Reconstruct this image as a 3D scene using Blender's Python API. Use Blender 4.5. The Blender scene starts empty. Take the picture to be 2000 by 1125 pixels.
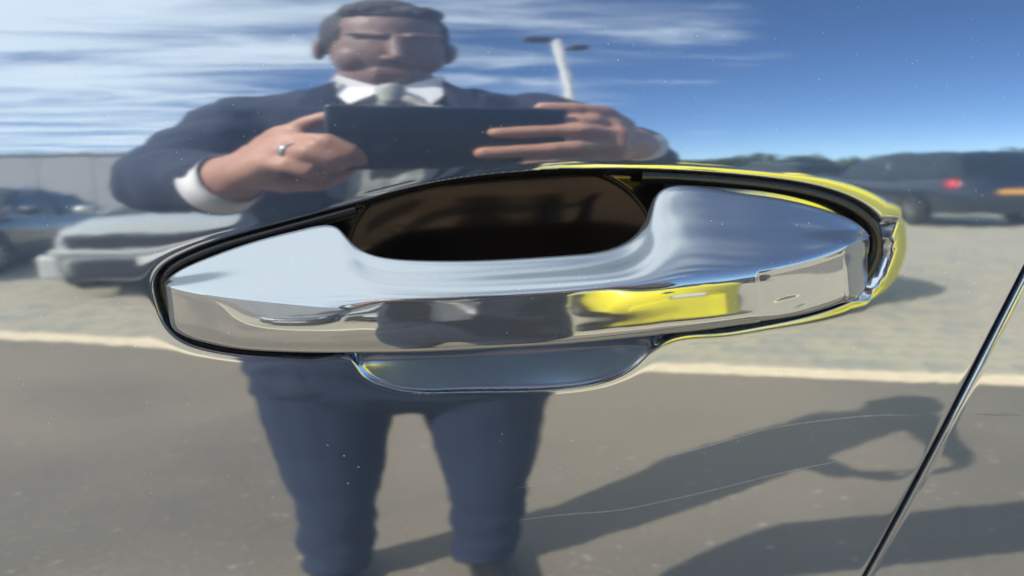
import bpy, bmesh, math, random
import numpy as np
from mathutils import Vector, Matrix, noise
random.seed(5)
rng = np.random.default_rng(7)
R = math.radians
SC = bpy.context.scene
COL = SC.collection

# ------------------------------------------------------------ camera, sky, sun, exposure
PITCH, YAW, FPX = R(14), R(9), 1450.0
CAM = Vector((0.0, -0.235, 1.15))
FWD = Vector((math.sin(YAW)*math.cos(PITCH), math.cos(YAW)*math.cos(PITCH), -math.sin(PITCH)))
RGT = Vector((math.cos(YAW), -math.sin(YAW), 0))
UPV = RGT.cross(FWD)
cam = bpy.data.cameras.new('camera')
cam.sensor_width = 36; cam.lens = FPX/2000*36; cam.clip_start = 0.002; cam.clip_end = 3000
camo = bpy.data.objects.new('camera', cam); COL.objects.link(camo)
M3 = Matrix((RGT, UPV, -FWD)).transposed()
camo.matrix_world = Matrix.Translation(CAM) @ M3.to_4x4()
cam.dof.use_dof = True; cam.dof.focus_distance = 0.222; cam.dof.aperture_fstop = 11
SC.camera = camo

SUN_EL, SUN_AZ = R(41), R(-60)
world = bpy.data.worlds.new('World'); SC.world = world; world.use_nodes = True
wn, wl = world.node_tree.nodes, world.node_tree.links
bg = wn['Background']; bg.inputs[1].default_value = 0.10
sky = wn.new('ShaderNodeTexSky'); sky.sky_type = 'NISHITA'; sky.sun_disc = False
sky.sun_elevation = SUN_EL; sky.sun_rotation = SUN_AZ; sky.air_density = 0.85; sky.dust_density = 0.1; sky.ozone_density = 5.0
# thin cirrus on a plane high above: project the direction, stretch, noise
geo = wn.new('ShaderNodeTexCoord')
sep = wn.new('ShaderNodeSeparateXYZ'); wl.new(geo.outputs['Generated'], sep.inputs[0])
def wmath(op, a, b=None, clamp=False):
    n = wn.new('ShaderNodeMath'); n.operation = op; n.use_clamp = clamp
    for i, v in enumerate((a, b)):
        if v is None: continue
        if isinstance(v, (int, float)): n.inputs[i].default_value = v
        else: wl.new(v, n.inputs[i])
    return n.outputs[0]
zc = wmath('MAXIMUM', sep.outputs[2], 0.02)
zc = wmath('ADD', zc, 0.10)
u = wmath('DIVIDE', sep.outputs[0], zc); v = wmath('DIVIDE', sep.outputs[1], zc)
cmb = wn.new('ShaderNodeCombineXYZ'); wl.new(u, cmb.inputs[0]); wl.new(v, cmb.inputs[1])
mp = wn.new('ShaderNodeMapping'); mp.inputs['Rotation'].default_value = (0, 0, R(-14)); mp.inputs['Scale'].default_value = (0.75, 1.9, 1)
wl.new(cmb.outputs[0], mp.inputs[0])
nz = wn.new('ShaderNodeTexNoise'); nz.inputs['Scale'].default_value = 2.1; nz.inputs['Detail'].default_value = 9
nz.inputs['Roughness'].default_value = 0.58; nz.inputs['Distortion'].default_value = 0.5; wl.new(mp.outputs[0], nz.inputs['Vector'])
# the cloud bank thickens towards the west (image left) and overhead
bank = wmath('MULTIPLY', sep.outputs[0], -0.42)
bank = wmath('ADD', bank, wmath('MULTIPLY', sep.outputs[2], 0.30))
cl = wmath('ADD', nz.outputs[0], bank)
ramp = wn.new('ShaderNodeMapRange'); ramp.interpolation_type = 'SMOOTHSTEP'
ramp.inputs['From Min'].default_value = 0.46; ramp.inputs['From Max'].default_value = 0.86
wl.new(cl, ramp.inputs['Value'])
fac = wmath('MULTIPLY', ramp.outputs[0], 0.74)
mixc = wn.new('ShaderNodeMix'); mixc.data_type = 'RGBA'
wl.new(fac, mixc.inputs[0]); hs = wn.new('ShaderNodeHueSaturation'); hs.inputs['Saturation'].default_value = 1.04; wl.new(sky.outputs[0], hs.inputs['Color'])
wl.new(fac, mixc.inputs[0]); wl.new(hs.outputs[0], mixc.inputs[6]); mixc.inputs[7].default_value = (8.4, 9.3, 9.5, 1)
wl.new(mixc.outputs[2], bg.inputs[0])

sunl = bpy.data.lights.new('sun', 'SUN'); sunl.energy = 4.0; sunl.angle = R(0.5); sunl.color = (1, .91, .78)
suno = bpy.data.objects.new('sun', sunl); COL.objects.link(suno)
sdir = Vector((math.sin(SUN_AZ)*math.cos(SUN_EL), math.cos(SUN_AZ)*math.cos(SUN_EL), math.sin(SUN_EL)))
suno.rotation_euler = sdir.to_track_quat('Z', 'Y').to_euler(); suno.location = (0, 0, 8)
SC.view_settings.view_transform = 'Standard'; SC.view_settings.look = 'None'
SC.view_settings.exposure = 1.45; SC.view_settings.gamma = 1
SC.render.engine = 'CYCLES'
SC.cycles.max_bounces = 8; SC.cycles.glossy_bounces = 6; SC.cycles.diffuse_bounces = 3
SC.cycles.caustics_reflective = False; SC.cycles.caustics_refractive = False

# ------------------------------------------------------------ helpers
def pm(name, base, rough=.5, metal=0., nscale=None, namt=.15, bump=0., bscale=None, coat=0., spec=.5, cells=None, detail=4):
    m = bpy.data.materials.new(name); m.use_nodes = True
    n, l = m.node_tree.nodes, m.node_tree.links
    p = n['Principled BSDF']
    p.inputs['Base Color'].default_value = (*base, 1); p.inputs['Roughness'].default_value = rough
    p.inputs['Metallic'].default_value = metal; p.inputs['Coat Weight'].default_value = coat
    p.inputs['Specular IOR Level'].default_value = spec; p.inputs['Coat Roughness'].default_value = .03
    tc = n.new('ShaderNodeTexCoord')
    if nscale:
        t = n.new('ShaderNodeTexNoise'); t.inputs['Scale'].default_value = nscale; t.inputs['Detail'].default_value = detail
        l.new(tc.outputs['Object'], t.inputs['Vector'])
        r = n.new('ShaderNodeValToRGB')
        r.color_ramp.elements[0].position = .3; r.color_ramp.elements[1].position = .7
        r.color_ramp.elements[0].color = (*[c*(1-namt) for c in base], 1)
        r.color_ramp.elements[1].color = (*[min(1, c*(1+namt)) for c in base], 1)
        l.new(t.outputs[0], r.inputs[0]); l.new(r.outputs[0], p.inputs['Base Color'])
    if bump:
        t = n.new('ShaderNodeTexNoise'); t.inputs['Scale'].default_value = bscale or nscale or 10; t.inputs['Detail'].default_value = detail
        l.new(tc.outputs['Object'], t.inputs['Vector'])
        b = n.new('ShaderNodeBump'); b.inputs['Strength'].default_value = 1; b.inputs['Distance'].default_value = bump
        l.new(t.outputs[0], b.inputs['Height']); l.new(b.outputs[0], p.inputs['Normal'])
    return m

def mesh_obj(name, verts, faces, mat, parent=None, smooth=True):
    me = bpy.data.meshes.new(name)
    if isinstance(verts, np.ndarray):
        faces = np.asarray(faces, dtype=np.int32); k = faces.shape[1]
        me.vertices.add(len(verts)); me.vertices.foreach_set('co', verts.astype(np.float32).ravel())
        me.loops.add(faces.size); me.loops.foreach_set('vertex_index', faces.ravel())
        me.polygons.add(len(faces)); me.polygons.foreach_set('loop_start', np.arange(0, faces.size, k, dtype=np.int32))
        me.update(calc_edges=True); me.validate()
    else:
        me.from_pydata([tuple(a) for a in verts], [], faces)
    if smooth: me.polygons.foreach_set('use_smooth', [True]*len(me.polygons))
    me.update()
    o = bpy.data.objects.new(name, me); COL.objects.link(o)
    if mat: me.materials.append(mat)
    if parent: o.parent = parent
    return o

def bm_obj(name, bm, mat, parent=None, smooth=False):
    bmesh.ops.recalc_face_normals(bm, faces=bm.faces)
    me = bpy.data.meshes.new(name); bm.to_mesh(me); bm.free()
    if smooth: me.polygons.foreach_set('use_smooth', [True]*len(me.polygons))
    if mat: me.materials.append(mat)
    o = bpy.data.objects.new(name, me); COL.objects.link(o)
    if parent: o.parent = parent
    return o

def empty(name, loc=(0, 0, 0), rz=0.):
    o = bpy.data.objects.new(name, None); COL.objects.link(o); o.location = loc; o.rotation_euler = (0, 0, rz)
    o.empty_display_size = .1
    return o

def tag(o, label=None, cat=None, group=None, kind=None):
    if label: o['label'] = label
    if cat: o['category'] = cat
    if group: o['group'] = group
    if kind: o['kind'] = kind
    return o

def box(bm, c, s, rot=None, bev=0.):
    r = bmesh.ops.create_cube(bm, size=1)
    vs = r['verts']
    M = Matrix.Translation(c) @ (rot.to_4x4() if rot else Matrix.Identity(4)) @ Matrix.Diagonal((*s, 1))
    bmesh.ops.transform(bm, matrix=M, verts=vs)
    if bev:
        es = list({e for v in vs for e in v.link_edges})
        bmesh.ops.bevel(bm, geom=es, offset=bev, segments=2, profile=.5, affect='EDGES')

def capsule(bm, p0, p1, r0, r1, flat=1., axis=None, n=14, rings=5):
    """closed tapered capsule from p0 to p1; flat squashes it across `axis`"""
    p0, p1 = Vector(p0), Vector(p1); d = (p1-p0); L = max(d.length, 1e-5); d = d/L
    a = Vector(axis) if axis else (Vector((0, 0, 1)) if abs(d.z) < .9 else Vector((1, 0, 0)))
    a = (a - d*a.dot(d)).normalized(); b = d.cross(a)
    prof = []
    for i in range(rings+1):
        t = math.pi/2*(1-i/rings); prof.append((-r0*math.sin(t), r0*math.cos(t)))
    for i in range(rings+1):
        t = math.pi/2*i/rings; prof.append((L+r1*math.sin(t), r1*math.cos(t)))
    rows = []
    for (h, r) in prof:
        if r < 1e-6: rows.append([bm.verts.new(p0+d*h)])
        else: rows.append([bm.verts.new(p0+d*h+a*(r*flat*math.cos(2*math.pi*k/n))+b*(r*math.sin(2*math.pi*k/n))) for k in range(n)])
    for A, B in zip(rows[:-1], rows[1:]):
        for k in range(n):
            q = (k+1) % n
            if len(A) == 1: bm.faces.new((A[0], B[k], B[q]))
            elif len(B) == 1: bm.faces.new((A[k], B[0], A[q]))
            else: bm.faces.new((A[k], B[k], B[q], A[q]))

def ellipsoid(bm, c, r, rot=None, n=3):
    q = bmesh.ops.create_icosphere(bm, subdivisions=n, radius=1)
    M = Matrix.Translation(c) @ (rot.to_4x4() if rot else Matrix.Identity(4)) @ Matrix.Diagonal((*r, 1))
    bmesh.ops.transform(bm, matrix=M, verts=q['verts'])

def remeshed(name, bm, voxel, mat, parent=None, smooth_it=4, disp=None):
    """union of overlapping closed shapes as ONE continuous surface"""
    me = bpy.data.meshes.new(name); bmesh.ops.recalc_face_normals(bm, faces=bm.faces); bm.to_mesh(me); bm.free()
    o = bpy.data.objects.new(name, me); COL.objects.link(o)
    r = o.modifiers.new('r', 'REMESH'); r.mode = 'VOXEL'; r.voxel_size = voxel; r.use_smooth_shade = True
    s = o.modifiers.new('s', 'SMOOTH'); s.factor = .5; s.iterations = smooth_it
    dg = bpy.context.evaluated_depsgraph_get()
    new = bpy.data.meshes.new_from_object(o.evaluated_get(dg)); o.modifiers.clear(); o.data = new
    if disp:
        nm = [v.normal.copy() for v in new.vertices]
        for v, n in zip(new.vertices, nm): v.co = v.co + n*disp(v.co)
    new.polygons.foreach_set('use_smooth', [True]*len(new.polygons))
    new.materials.clear(); new.materials.append(mat)
    if parent: o.parent = parent
    return o

def spline(t, xs, ys):
    """natural cubic spline (C2)"""
    xs = np.asarray(xs, float); ys = np.asarray(ys, float); n = len(xs)
    h = np.diff(xs); A = np.zeros((n, n)); rr = np.zeros((n,)+ys.shape[1:])
    A[0, 0] = A[-1, -1] = 1
    for i in range(1, n-1):
        A[i, i-1] = h[i-1]; A[i, i] = 2*(h[i-1]+h[i]); A[i, i+1] = h[i]
        rr[i] = 6*((ys[i+1]-ys[i])/h[i]-(ys[i]-ys[i-1])/h[i-1])
    m = np.linalg.solve(A, rr)
    t = np.asarray(t, float); i = np.clip(np.searchsorted(xs, t, 'right')-1, 0, n-2)
    hh = h[i]; a = xs[i+1]-t; b = t-xs[i]
    if ys.ndim > 1: hh = hh[:, None]; a = a[:, None]; b = b[:, None]
    return (m[i]*a**3+m[i+1]*b**3)/(6*hh)+(ys[i]/hh-m[i]*hh/6)*a+(ys[i+1]/hh-m[i+1]*hh/6)*b

def at(px, py, Y):
    """the point of the plane y = Y seen at that place in the photograph"""
    d = FWD + RGT*((px-1000)/FPX) + UPV*((562.5-py)/FPX)
    return CAM + d*((Y-CAM.y)/d.y)

# ------------------------------------------------------------ materials
def car_paint(name, base, metal_col, mixf, peel=.00002, haze=.14, gloss=.037):
    """dark metallic paint: pigment below, mirror-like flake and clear coat above, slight orange peel"""
    m = bpy.data.materials.new(name); m.use_nodes = True
    n, l = m.node_tree.nodes, m.node_tree.links
    p = n['Principled BSDF']; out = n['Material Output']
    p.inputs['Base Color'].default_value = (*base, 1); p.inputs['Roughness'].default_value = .5; p.inputs['Specular IOR Level'].default_value = 0
    g = n.new('ShaderNodeBsdfAnisotropic'); g.inputs['Color'].default_value = (*metal_col, 1); g.inputs['Roughness'].default_value = gloss
    g2 = n.new('ShaderNodeBsdfAnisotropic'); g2.inputs['Color'].default_value = (metal_col[0]*.68, metal_col[1]*.88, metal_col[2]*1.25, 1); g2.inputs['Roughness'].default_value = .42
    mx0 = n.new('ShaderNodeMixShader'); mx0.inputs[0].default_value = haze
    mx = n.new('ShaderNodeMixShader'); mx.inputs[0].default_value = mixf
    l.new(g.outputs[0], mx0.inputs[1]); l.new(g2.outputs[0], mx0.inputs[2])
    l.new(p.outputs[0], mx.inputs[1]); l.new(mx0.outputs[0], mx.inputs[2]); l.new(mx.outputs[0], out.inputs[0])
    tc = n.new('ShaderNodeTexCoord')
    t = n.new('ShaderNodeTexNoise'); t.inputs['Scale'].default_value = 120; t.inputs['Detail'].default_value = 1
    t2 = n.new('ShaderNodeTexNoise'); t2.inputs['Scale'].default_value = 38; t2.inputs['Detail'].default_value = 1
    for q in (t, t2): l.new(tc.outputs['Object'], q.inputs['Vector'])
    b = n.new('ShaderNodeBump'); b.inputs['Strength'].default_value = 1; b.inputs['Distance'].default_value = peel
    b2 = n.new('ShaderNodeBump'); b2.inputs['Strength'].default_value = 1; b2.inputs['Distance'].default_value = peel*1.6
    l.new(t.outputs[0], b.inputs['Height']); l.new(t2.outputs[0], b2.inputs['Height']); l.new(b.outputs[0], b2.inputs['Normal'])
    for q in (g, g2): l.new(b2.outputs[0], q.inputs['Normal'])
    return m

PAINT = car_paint('grey_blue_car_paint', (.026, .046, .086), (.50, .52, .54), .80, peel=.000012)
def chrome():
    m = bpy.data.materials.new('satin_chrome'); m.use_nodes = True
    n, l = m.node_tree.nodes, m.node_tree.links
    p = n['Principled BSDF']; p.inputs['Metallic'].default_value = 1
    tc = n.new('ShaderNodeTexCoord')
    t = n.new('ShaderNodeTexNoise'); t.inputs['Scale'].default_value = 60; t.inputs['Detail'].default_value = 8; t.inputs['Roughness'].default_value = .7
    l.new(tc.outputs['Object'], t.inputs['Vector'])
    mr = n.new('ShaderNodeMapRange'); mr.inputs['From Min'].default_value = .3; mr.inputs['From Max'].default_value = .7
    mr.inputs['To Min'].default_value = .03; mr.inputs['To Max'].default_value = .07
    l.new(t.outputs[0], mr.inputs['Value']); gn = n.new('ShaderNodeNewGeometry'); sn = n.new('ShaderNodeSeparateXYZ'); l.new(gn.outputs['Normal'], sn.inputs[0])
    up = n.new('ShaderNodeMapRange'); up.interpolation_type = 'SMOOTHSTEP'; up.inputs['From Min'].default_value = .25; up.inputs['From Max'].default_value = .7; up.inputs['To Max'].default_value = .12; l.new(sn.outputs[2], up.inputs['Value'])   # settled dust film dulls what faces up
    ad = n.new('ShaderNodeMath'); l.new(mr.outputs[0], ad.inputs[0]); l.new(up.outputs[0], ad.inputs[1]); l.new(ad.outputs[0], p.inputs['Roughness'])
    p.inputs['Base Color'].default_value = (.375, .39, .40, 1)
    df = n.new('ShaderNodeBsdfDiffuse'); df.inputs['Color'].default_value = (.40, .41, .43, 1); mx = n.new('ShaderNodeMixShader'); mx.inputs[0].default_value = .15
    l.new(p.outputs[0], mx.inputs[1]); l.new(df.outputs[0], mx.inputs[2]); l.new(mx.outputs[0], n['Material Output'].inputs[0])
    b = n.new('ShaderNodeBump'); b.inputs['Distance'].default_value = .000006; t3 = n.new('ShaderNodeTexNoise'); t3.inputs['Scale'].default_value = 120
    l.new(tc.outputs['Object'], t3.inputs['Vector']); l.new(t3.outputs[0], b.inputs['Height']); l.new(b.outputs[0], p.inputs['Normal'])
    return m
CHROME = chrome()
RUBBER = pm('gloss_black_gasket', (.012, .013, .015), .22, nscale=300, namt=.2)
BLACK = pm('black_plastic', (.02, .02, .022), .45, nscale=80, namt=.2)
DUST = pm('dust', (.75, .74, .70), .8, nscale=900, namt=.1)
ASPHALT = pm('asphalt', (.146, .130, .104), .9, nscale=1.6, namt=.14, bump=.004, bscale=90, detail=9)
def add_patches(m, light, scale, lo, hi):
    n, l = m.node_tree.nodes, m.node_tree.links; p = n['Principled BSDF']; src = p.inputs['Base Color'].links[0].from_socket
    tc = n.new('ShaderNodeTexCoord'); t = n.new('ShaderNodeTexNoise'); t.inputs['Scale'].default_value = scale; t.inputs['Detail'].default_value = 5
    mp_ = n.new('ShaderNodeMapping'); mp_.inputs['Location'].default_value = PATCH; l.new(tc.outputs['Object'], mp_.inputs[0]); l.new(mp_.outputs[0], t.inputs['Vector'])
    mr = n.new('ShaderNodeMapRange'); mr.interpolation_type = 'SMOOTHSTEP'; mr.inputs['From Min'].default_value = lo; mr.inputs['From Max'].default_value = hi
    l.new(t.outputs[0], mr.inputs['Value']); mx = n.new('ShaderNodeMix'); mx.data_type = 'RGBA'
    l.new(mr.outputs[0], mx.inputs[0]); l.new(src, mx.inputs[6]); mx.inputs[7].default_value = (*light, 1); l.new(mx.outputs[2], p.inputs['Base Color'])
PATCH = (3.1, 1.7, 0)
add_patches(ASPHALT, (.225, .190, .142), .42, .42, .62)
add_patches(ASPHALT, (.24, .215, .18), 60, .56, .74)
CREAM = pm('worn_road_paint', (.74, .62, .43), .8, nscale=22, namt=.18, bump=.002, bscale=80, detail=8)
PAVER = pm('concrete_paver', (.375, .35, .26), .9, nscale=14, namt=.2, bump=.0015, bscale=120, detail=6)
PAVER2 = pm('concrete_paver_warm', (.375, .33, .26), .9, nscale=14, namt=.2, bump=.0015, bscale=120, detail=6)
PAVER3 = pm('concrete_paver_grey', (.31, .30, .25), .9, nscale=14, namt=.2, bump=.0015, bscale=120, detail=6)
SUIT = pm('navy_suit_wool', (.013, .022, .050), .85, nscale=900, namt=.25, bump=.0004, bscale=1400)
SUIT2 = pm('navy_trouser_wool', (.010, .021, .052), .85, nscale=900, namt=.25, bump=.0004, bscale=1400)
SHIRT = pm('white_shirt_cotton', (.80, .80, .82), .8, nscale=40, namt=.04, bump=.001, bscale=60)
TIEM = pm('silver_green_tie', (.35, .37, .34), .5, nscale=60, namt=.35, bump=.0004, bscale=500)
TIEK = pm('dark_tie_stripe', (.03, .035, .045), .5, nscale=60, namt=.2)
SKIN = pm('skin', (.46, .245, .175), .5, nscale=35, namt=.12, bump=.0006, bscale=260, detail=6)
def shade_face(m):      # head colour darkened to stand in for the shade on the face
    n, l = m.node_tree.nodes, m.node_tree.links; p = n['Principled BSDF']; src = p.inputs['Base Color'].links[0].from_socket
    tc = n.new('ShaderNodeTexCoord'); sx = n.new('ShaderNodeSeparateXYZ'); l.new(tc.outputs['Object'], sx.inputs[0])
    mr = n.new('ShaderNodeMapRange'); mr.inputs['From Min'].default_value = 1.26; mr.inputs['From Max'].default_value = 1.32; l.new(sx.outputs[2], mr.inputs['Value'])
    mx = n.new('ShaderNodeMix'); mx.data_type = 'RGBA'; l.new(mr.outputs[0], mx.inputs[0]); l.new(src, mx.inputs[6]); mx.inputs[7].default_value = (.21, .13, .108, 1); l.new(mx.outputs[2], p.inputs['Base Color'])
shade_face(SKIN)
LIPS = pm('lips', (.22, .11, .09), .45, nscale=100, namt=.1)
HAIR = pm('dark_brown_hair', (.035, .024, .018), .6, nscale=160, namt=.5, bump=.004, bscale=220)
EYE = pm('eye_white', (.22, .19, .17), .2, nscale=50, namt=.04)
IRIS = pm('eye_iris', (.03, .04, .05), .2, nscale=200, namt=.3)
RING = pm('silver_ring', (.8, .8, .78), .15, 1., nscale=200, namt=.1)
SHOE = pm('black_leather', (.012, .011, .011), .25, nscale=50, namt=.2, bump=.0005, bscale=100)

# ------------------------------------------------------------ THE DOOR
# tilt of the door skin against height, in degrees (crowned side of the car)
ZK = [0.9042, 0.9842, 0.9874, 0.9998, 1.0199, 1.0393, 1.0562, 1.0726, 1.0849, 1.0918, 1.1021, 1.1121, 1.1211, 1.1275, 1.1315, 1.1346, 1.1393, 1.1463, 1.1479, 1.1555, 1.1666, 1.1797, 1.2397]
DK = [-20.3, -11.3, -10.96, -9.46, -6.92, -4.49, -2.47, -0.88, 0.14, 0.7, 1.62, 2.49, 3.4, 3.88, 4.2, 4.6, 5.6, 7.35, 7.66, 9.08, 11.48, 14.35, 24.35]
_z = np.linspace(.84, 1.26, 1681)
_d = np.interp(_z, ZK, DK)
_k = np.exp(-np.linspace(-2, 2, 81)**2); _k /= _k.sum()
_d = np.convolve(np.pad(_d, 40, 'edge'), _k, 'valid')
_g = np.concatenate([[0], np.cumsum(np.tan(np.radians((_d[1:]+_d[:-1])/2))*(_z[1]-_z[0]))]); _g -= np.interp(1.13, _z, _g)
def skin_y(z): return np.interp(z, _z, _g)
def on_skin(px, py):
    Y = 0.
    for _ in range(12): p = at(px, py, Y); Y = float(skin_y(p.z))
    return p

# outline of the recess (photo places projected to the door skin)
OUT = [(298, 545), (304, 592), (322, 636), (352, 664), (400, 682), (470, 694), (560, 700), (640, 700), (684, 700), (700, 724), (738, 752), (790, 766), (900, 768), (1000, 767), (1100, 762), (1180, 748), (1238, 720), (1270, 690), (1300, 668), (1400, 652), (1480, 640), (1560, 624), (1650, 596), (1705, 562), (1734, 512), (1739, 462), (1722, 424), (1688, 396), (1620, 368), (1500, 346), (1350, 333), (1200, 328), (1100, 330), (1000, 337), (900, 348), (800, 367), (700, 393), (600, 420), (500, 447), (400, 477), (345, 500), (312, 522)]
o3 = np.array([tuple(on_skin(*p)) for p in OUT]); o2 = o3[:, [0, 2]]
oc = np.vstack([o2[-4:], o2, o2[:4]])
tt = np.concatenate([[0], np.cumsum(np.linalg.norm(np.diff(oc, axis=0), axis=1))])
t0, t1 = tt[4], tt[4+len(o2)]
OL = spline(np.linspace(t0, t1, 900, endpoint=False), tt, oc)
for _ in range(10): OL = (OL+np.roll(OL, 1, 0)+np.roll(OL, -1, 0))/3
def sdf(P):
    """distance to the outline, positive inside"""
    out = np.empty(len(P)); A = OL; B = np.roll(OL, -1, 0); AB = B-A; L2 = (AB**2).sum(1)
    for s in range(0, len(P), 4000):
        q = P[s:s+4000, None, :]-A[None]
        t = np.clip((q*AB[None]).sum(2)/L2[None], 0, 1)
        dd = np.sqrt(((q-AB[None]*t[..., None])**2).sum(2)).min(1)
        x, z = P[s:s+4000, 0:1], P[s:s+4000, 1:2]
        c = ((A[None, :, 1] > z) != (B[None, :, 1] > z)) & (x < (B[None, :, 0]-A[None, :, 0])*(z-A[None, :, 1])/(B[None, :, 1]-A[None, :, 1]+1e-15)+A[None, :, 0])
        out[s:s+4000] = np.where(c.sum(1) % 2 == 1, dd, -dd)
    return out
def sstep(a, b, x): t = np.clip((x-a)/(b-a), 0, 1); return t*t*(3-2*t)
pL, pR, pB = on_skin(684, 700), on_skin(1290, 690), on_skin(950, 768)
xb0, xb1 = pL.x, pR.x
zmid = on_skin(950, 640).z; zlow = on_skin(950, 700).z
xright = on_skin(1500, 450).x
def dip(x, z):
    near = (x > OL[:, 0].min()-.04) & (x < OL[:, 0].max()+.04) & (z > OL[:, 1].min()-.04) & (z < OL[:, 1].max()+.04)
    d = np.full(len(x), -1.); d[near] = sdf(np.c_[x[near], z[near]])
    wr = .6*sstep(xright, xright+.035, x)                     # softer, wider lip at the right end
    wv = .62+.22*np.sin(x*61-z*140+1)
    a = .00013+.00032*wr*wv; L = .0010+.0014*wr
    lip = np.where(d < 0, a*np.exp(np.minimum(d, 0)/L), a*(2-np.exp(-np.maximum(d, 0)/L)))
    di = np.maximum(d, 0)
    wb = sstep(xb0-.004, xb0+.004, x)*(1-sstep(xb1-.004, xb1+.004, x))*(1-sstep(zlow-.001, zmid+.004, z))
    steep = .0085*(1-np.exp(-(di/.0015)**2))
    bx = 1-np.clip(((x-(xb0+xb1)/2)/((xb1-xb0)/2))**2, 0, 1)
    soft = di*(.12+.215*bx)+.0006*(1-np.exp(-(di/.0010)**2))
    h = lip+np.where(d > 0, steep*(1-wb)+soft*wb, 0)
    xc = (xb0+xb1)/2; aa = (xb1-xb0)/2*1.02
    zt = on_skin(975, 322).z; zb = on_skin(975, 690).z; zc_ = (zt+zb)/2; bb = (zt-zb)/2
    q = np.abs((x-xc)/aa)**3.2+np.abs((z-zc_)/bb)**1.9
    deep = .016*np.clip(1-q, 0, 1)*sstep(0, .12, 1-q)
    return h+np.where(d > 0, deep, 0)
gA, gB = on_skin(2000, 528), on_skin(1690, 1125)           # shut line between the two doors
_gp = [on_skin(*p) for p in ((2140, 270), (2000, 530), (1935, 665), (1855, 830), (1772, 980), (1690, 1125), (1600, 1290))][::-1]
_gz, _gx = np.array([p.z for p in _gp]), np.array([p.x for p in _gp])
_gt = np.linspace(_gz[0]-.1, _gz[-1]+.15, 400); _gc = np.polyfit(_gz, _gx, 2)
def gap_x(z): return np.polyval(_gc, np.asarray(z, float))

def grid_mesh(name, X, Z, Yf, mat, parent):
    nz_, nx = X.shape
    y = Yf(X.ravel(), Z.ravel())
    V = np.c_[X.ravel(), y, Z.ravel()]
    i = np.arange(nz_*nx).reshape(nz_, nx)
    Fq = np.stack([i[:-1, :-1], i[:-1, 1:], i[1:, 1:], i[1:, :-1]], -1).reshape(-1, 4)
    return mesh_obj(name, V, Fq, mat, parent)

car = empty('car', (0, 0, 0))
tag(car, 'dark grey-blue car door with polished metal pull handle, mirroring the car park', 'car')
xs = np.unique(np.concatenate([np.linspace(.2555, .26, 36), np.linspace(-.45, -.10, 60), np.arange(-.092, .183, .00026), np.linspace(.19, .26, 40)]))
zs = np.unique(np.concatenate([np.linspace(.86, 1.035, 110), np.arange(1.042, 1.138, .00026), np.linspace(1.14, 1.225, 60)]))
XX, ZZ = np.meshgrid(xs, zs)
x0 = .05
GX = XX.copy(); lim = gap_x(ZZ)-.0016
mk = XX > x0
full = x0+(XX-x0)*(lim-x0)/(.26-x0)
# last 1.6 mm rolls round into the gap
GX = np.where(mk, full, XX)
def front_y(x, z):
    e = gap_x(z)-.0016-x
    roll = .0009*np.exp(-np.maximum(e, 0)/.0005)
    return skin_y(z)+dip(x, z)+roll
door = grid_mesh('front_door', GX, ZZ, front_y, PAINT, car)
# the cavity behind the grip is darker and browner: those faces become a part of their own
BOWL = pm('dark_recess_bowl', (.055, .044, .036), .12, .8, nscale=60, namt=.15)
co = np.empty(len(door.data.vertices)*3, np.float32); door.data.vertices.foreach_get('co', co); co = co.reshape(-1, 3)
nv = np.empty(len(door.data.vertices)*3, np.float32); door.data.vertices.foreach_get('normal', nv); nv = nv.reshape(-1, 3)
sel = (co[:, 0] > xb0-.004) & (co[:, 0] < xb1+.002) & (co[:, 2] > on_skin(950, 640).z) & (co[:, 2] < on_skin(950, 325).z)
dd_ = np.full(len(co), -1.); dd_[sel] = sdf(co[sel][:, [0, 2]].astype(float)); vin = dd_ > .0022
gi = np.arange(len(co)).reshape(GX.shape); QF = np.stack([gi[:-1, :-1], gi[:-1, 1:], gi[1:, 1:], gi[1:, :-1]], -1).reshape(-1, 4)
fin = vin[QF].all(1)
def part_of(name, fs, mat, par):
    u_, inv = np.unique(QF[fs], return_inverse=True); o = mesh_obj(name, co[u_].astype(float), inv.reshape(-1, 4), mat, par)
    o.data.normals_split_custom_set_from_vertices([tuple(a) for a in nv[u_]]); return o
bpy.data.objects.remove(door)
# the finger scoop under the grip: same paint, lightened and hazed to stand in for reflected sky
SCOOP = car_paint('sky_hazed_grey_blue_paint', (.050, .085, .150), (.50, .52, .54), .74, peel=.000010, haze=.42, gloss=.10)
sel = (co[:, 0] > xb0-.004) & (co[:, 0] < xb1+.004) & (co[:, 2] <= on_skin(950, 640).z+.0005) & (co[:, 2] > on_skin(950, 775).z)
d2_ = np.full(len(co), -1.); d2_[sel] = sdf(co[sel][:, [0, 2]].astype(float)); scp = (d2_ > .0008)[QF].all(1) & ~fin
door = part_of('front_door', ~fin & ~scp, PAINT, car)
part_of('recess_bowl', fin, BOWL, door)
part_of('finger_scoop', scp, SCOOP, door)
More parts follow.
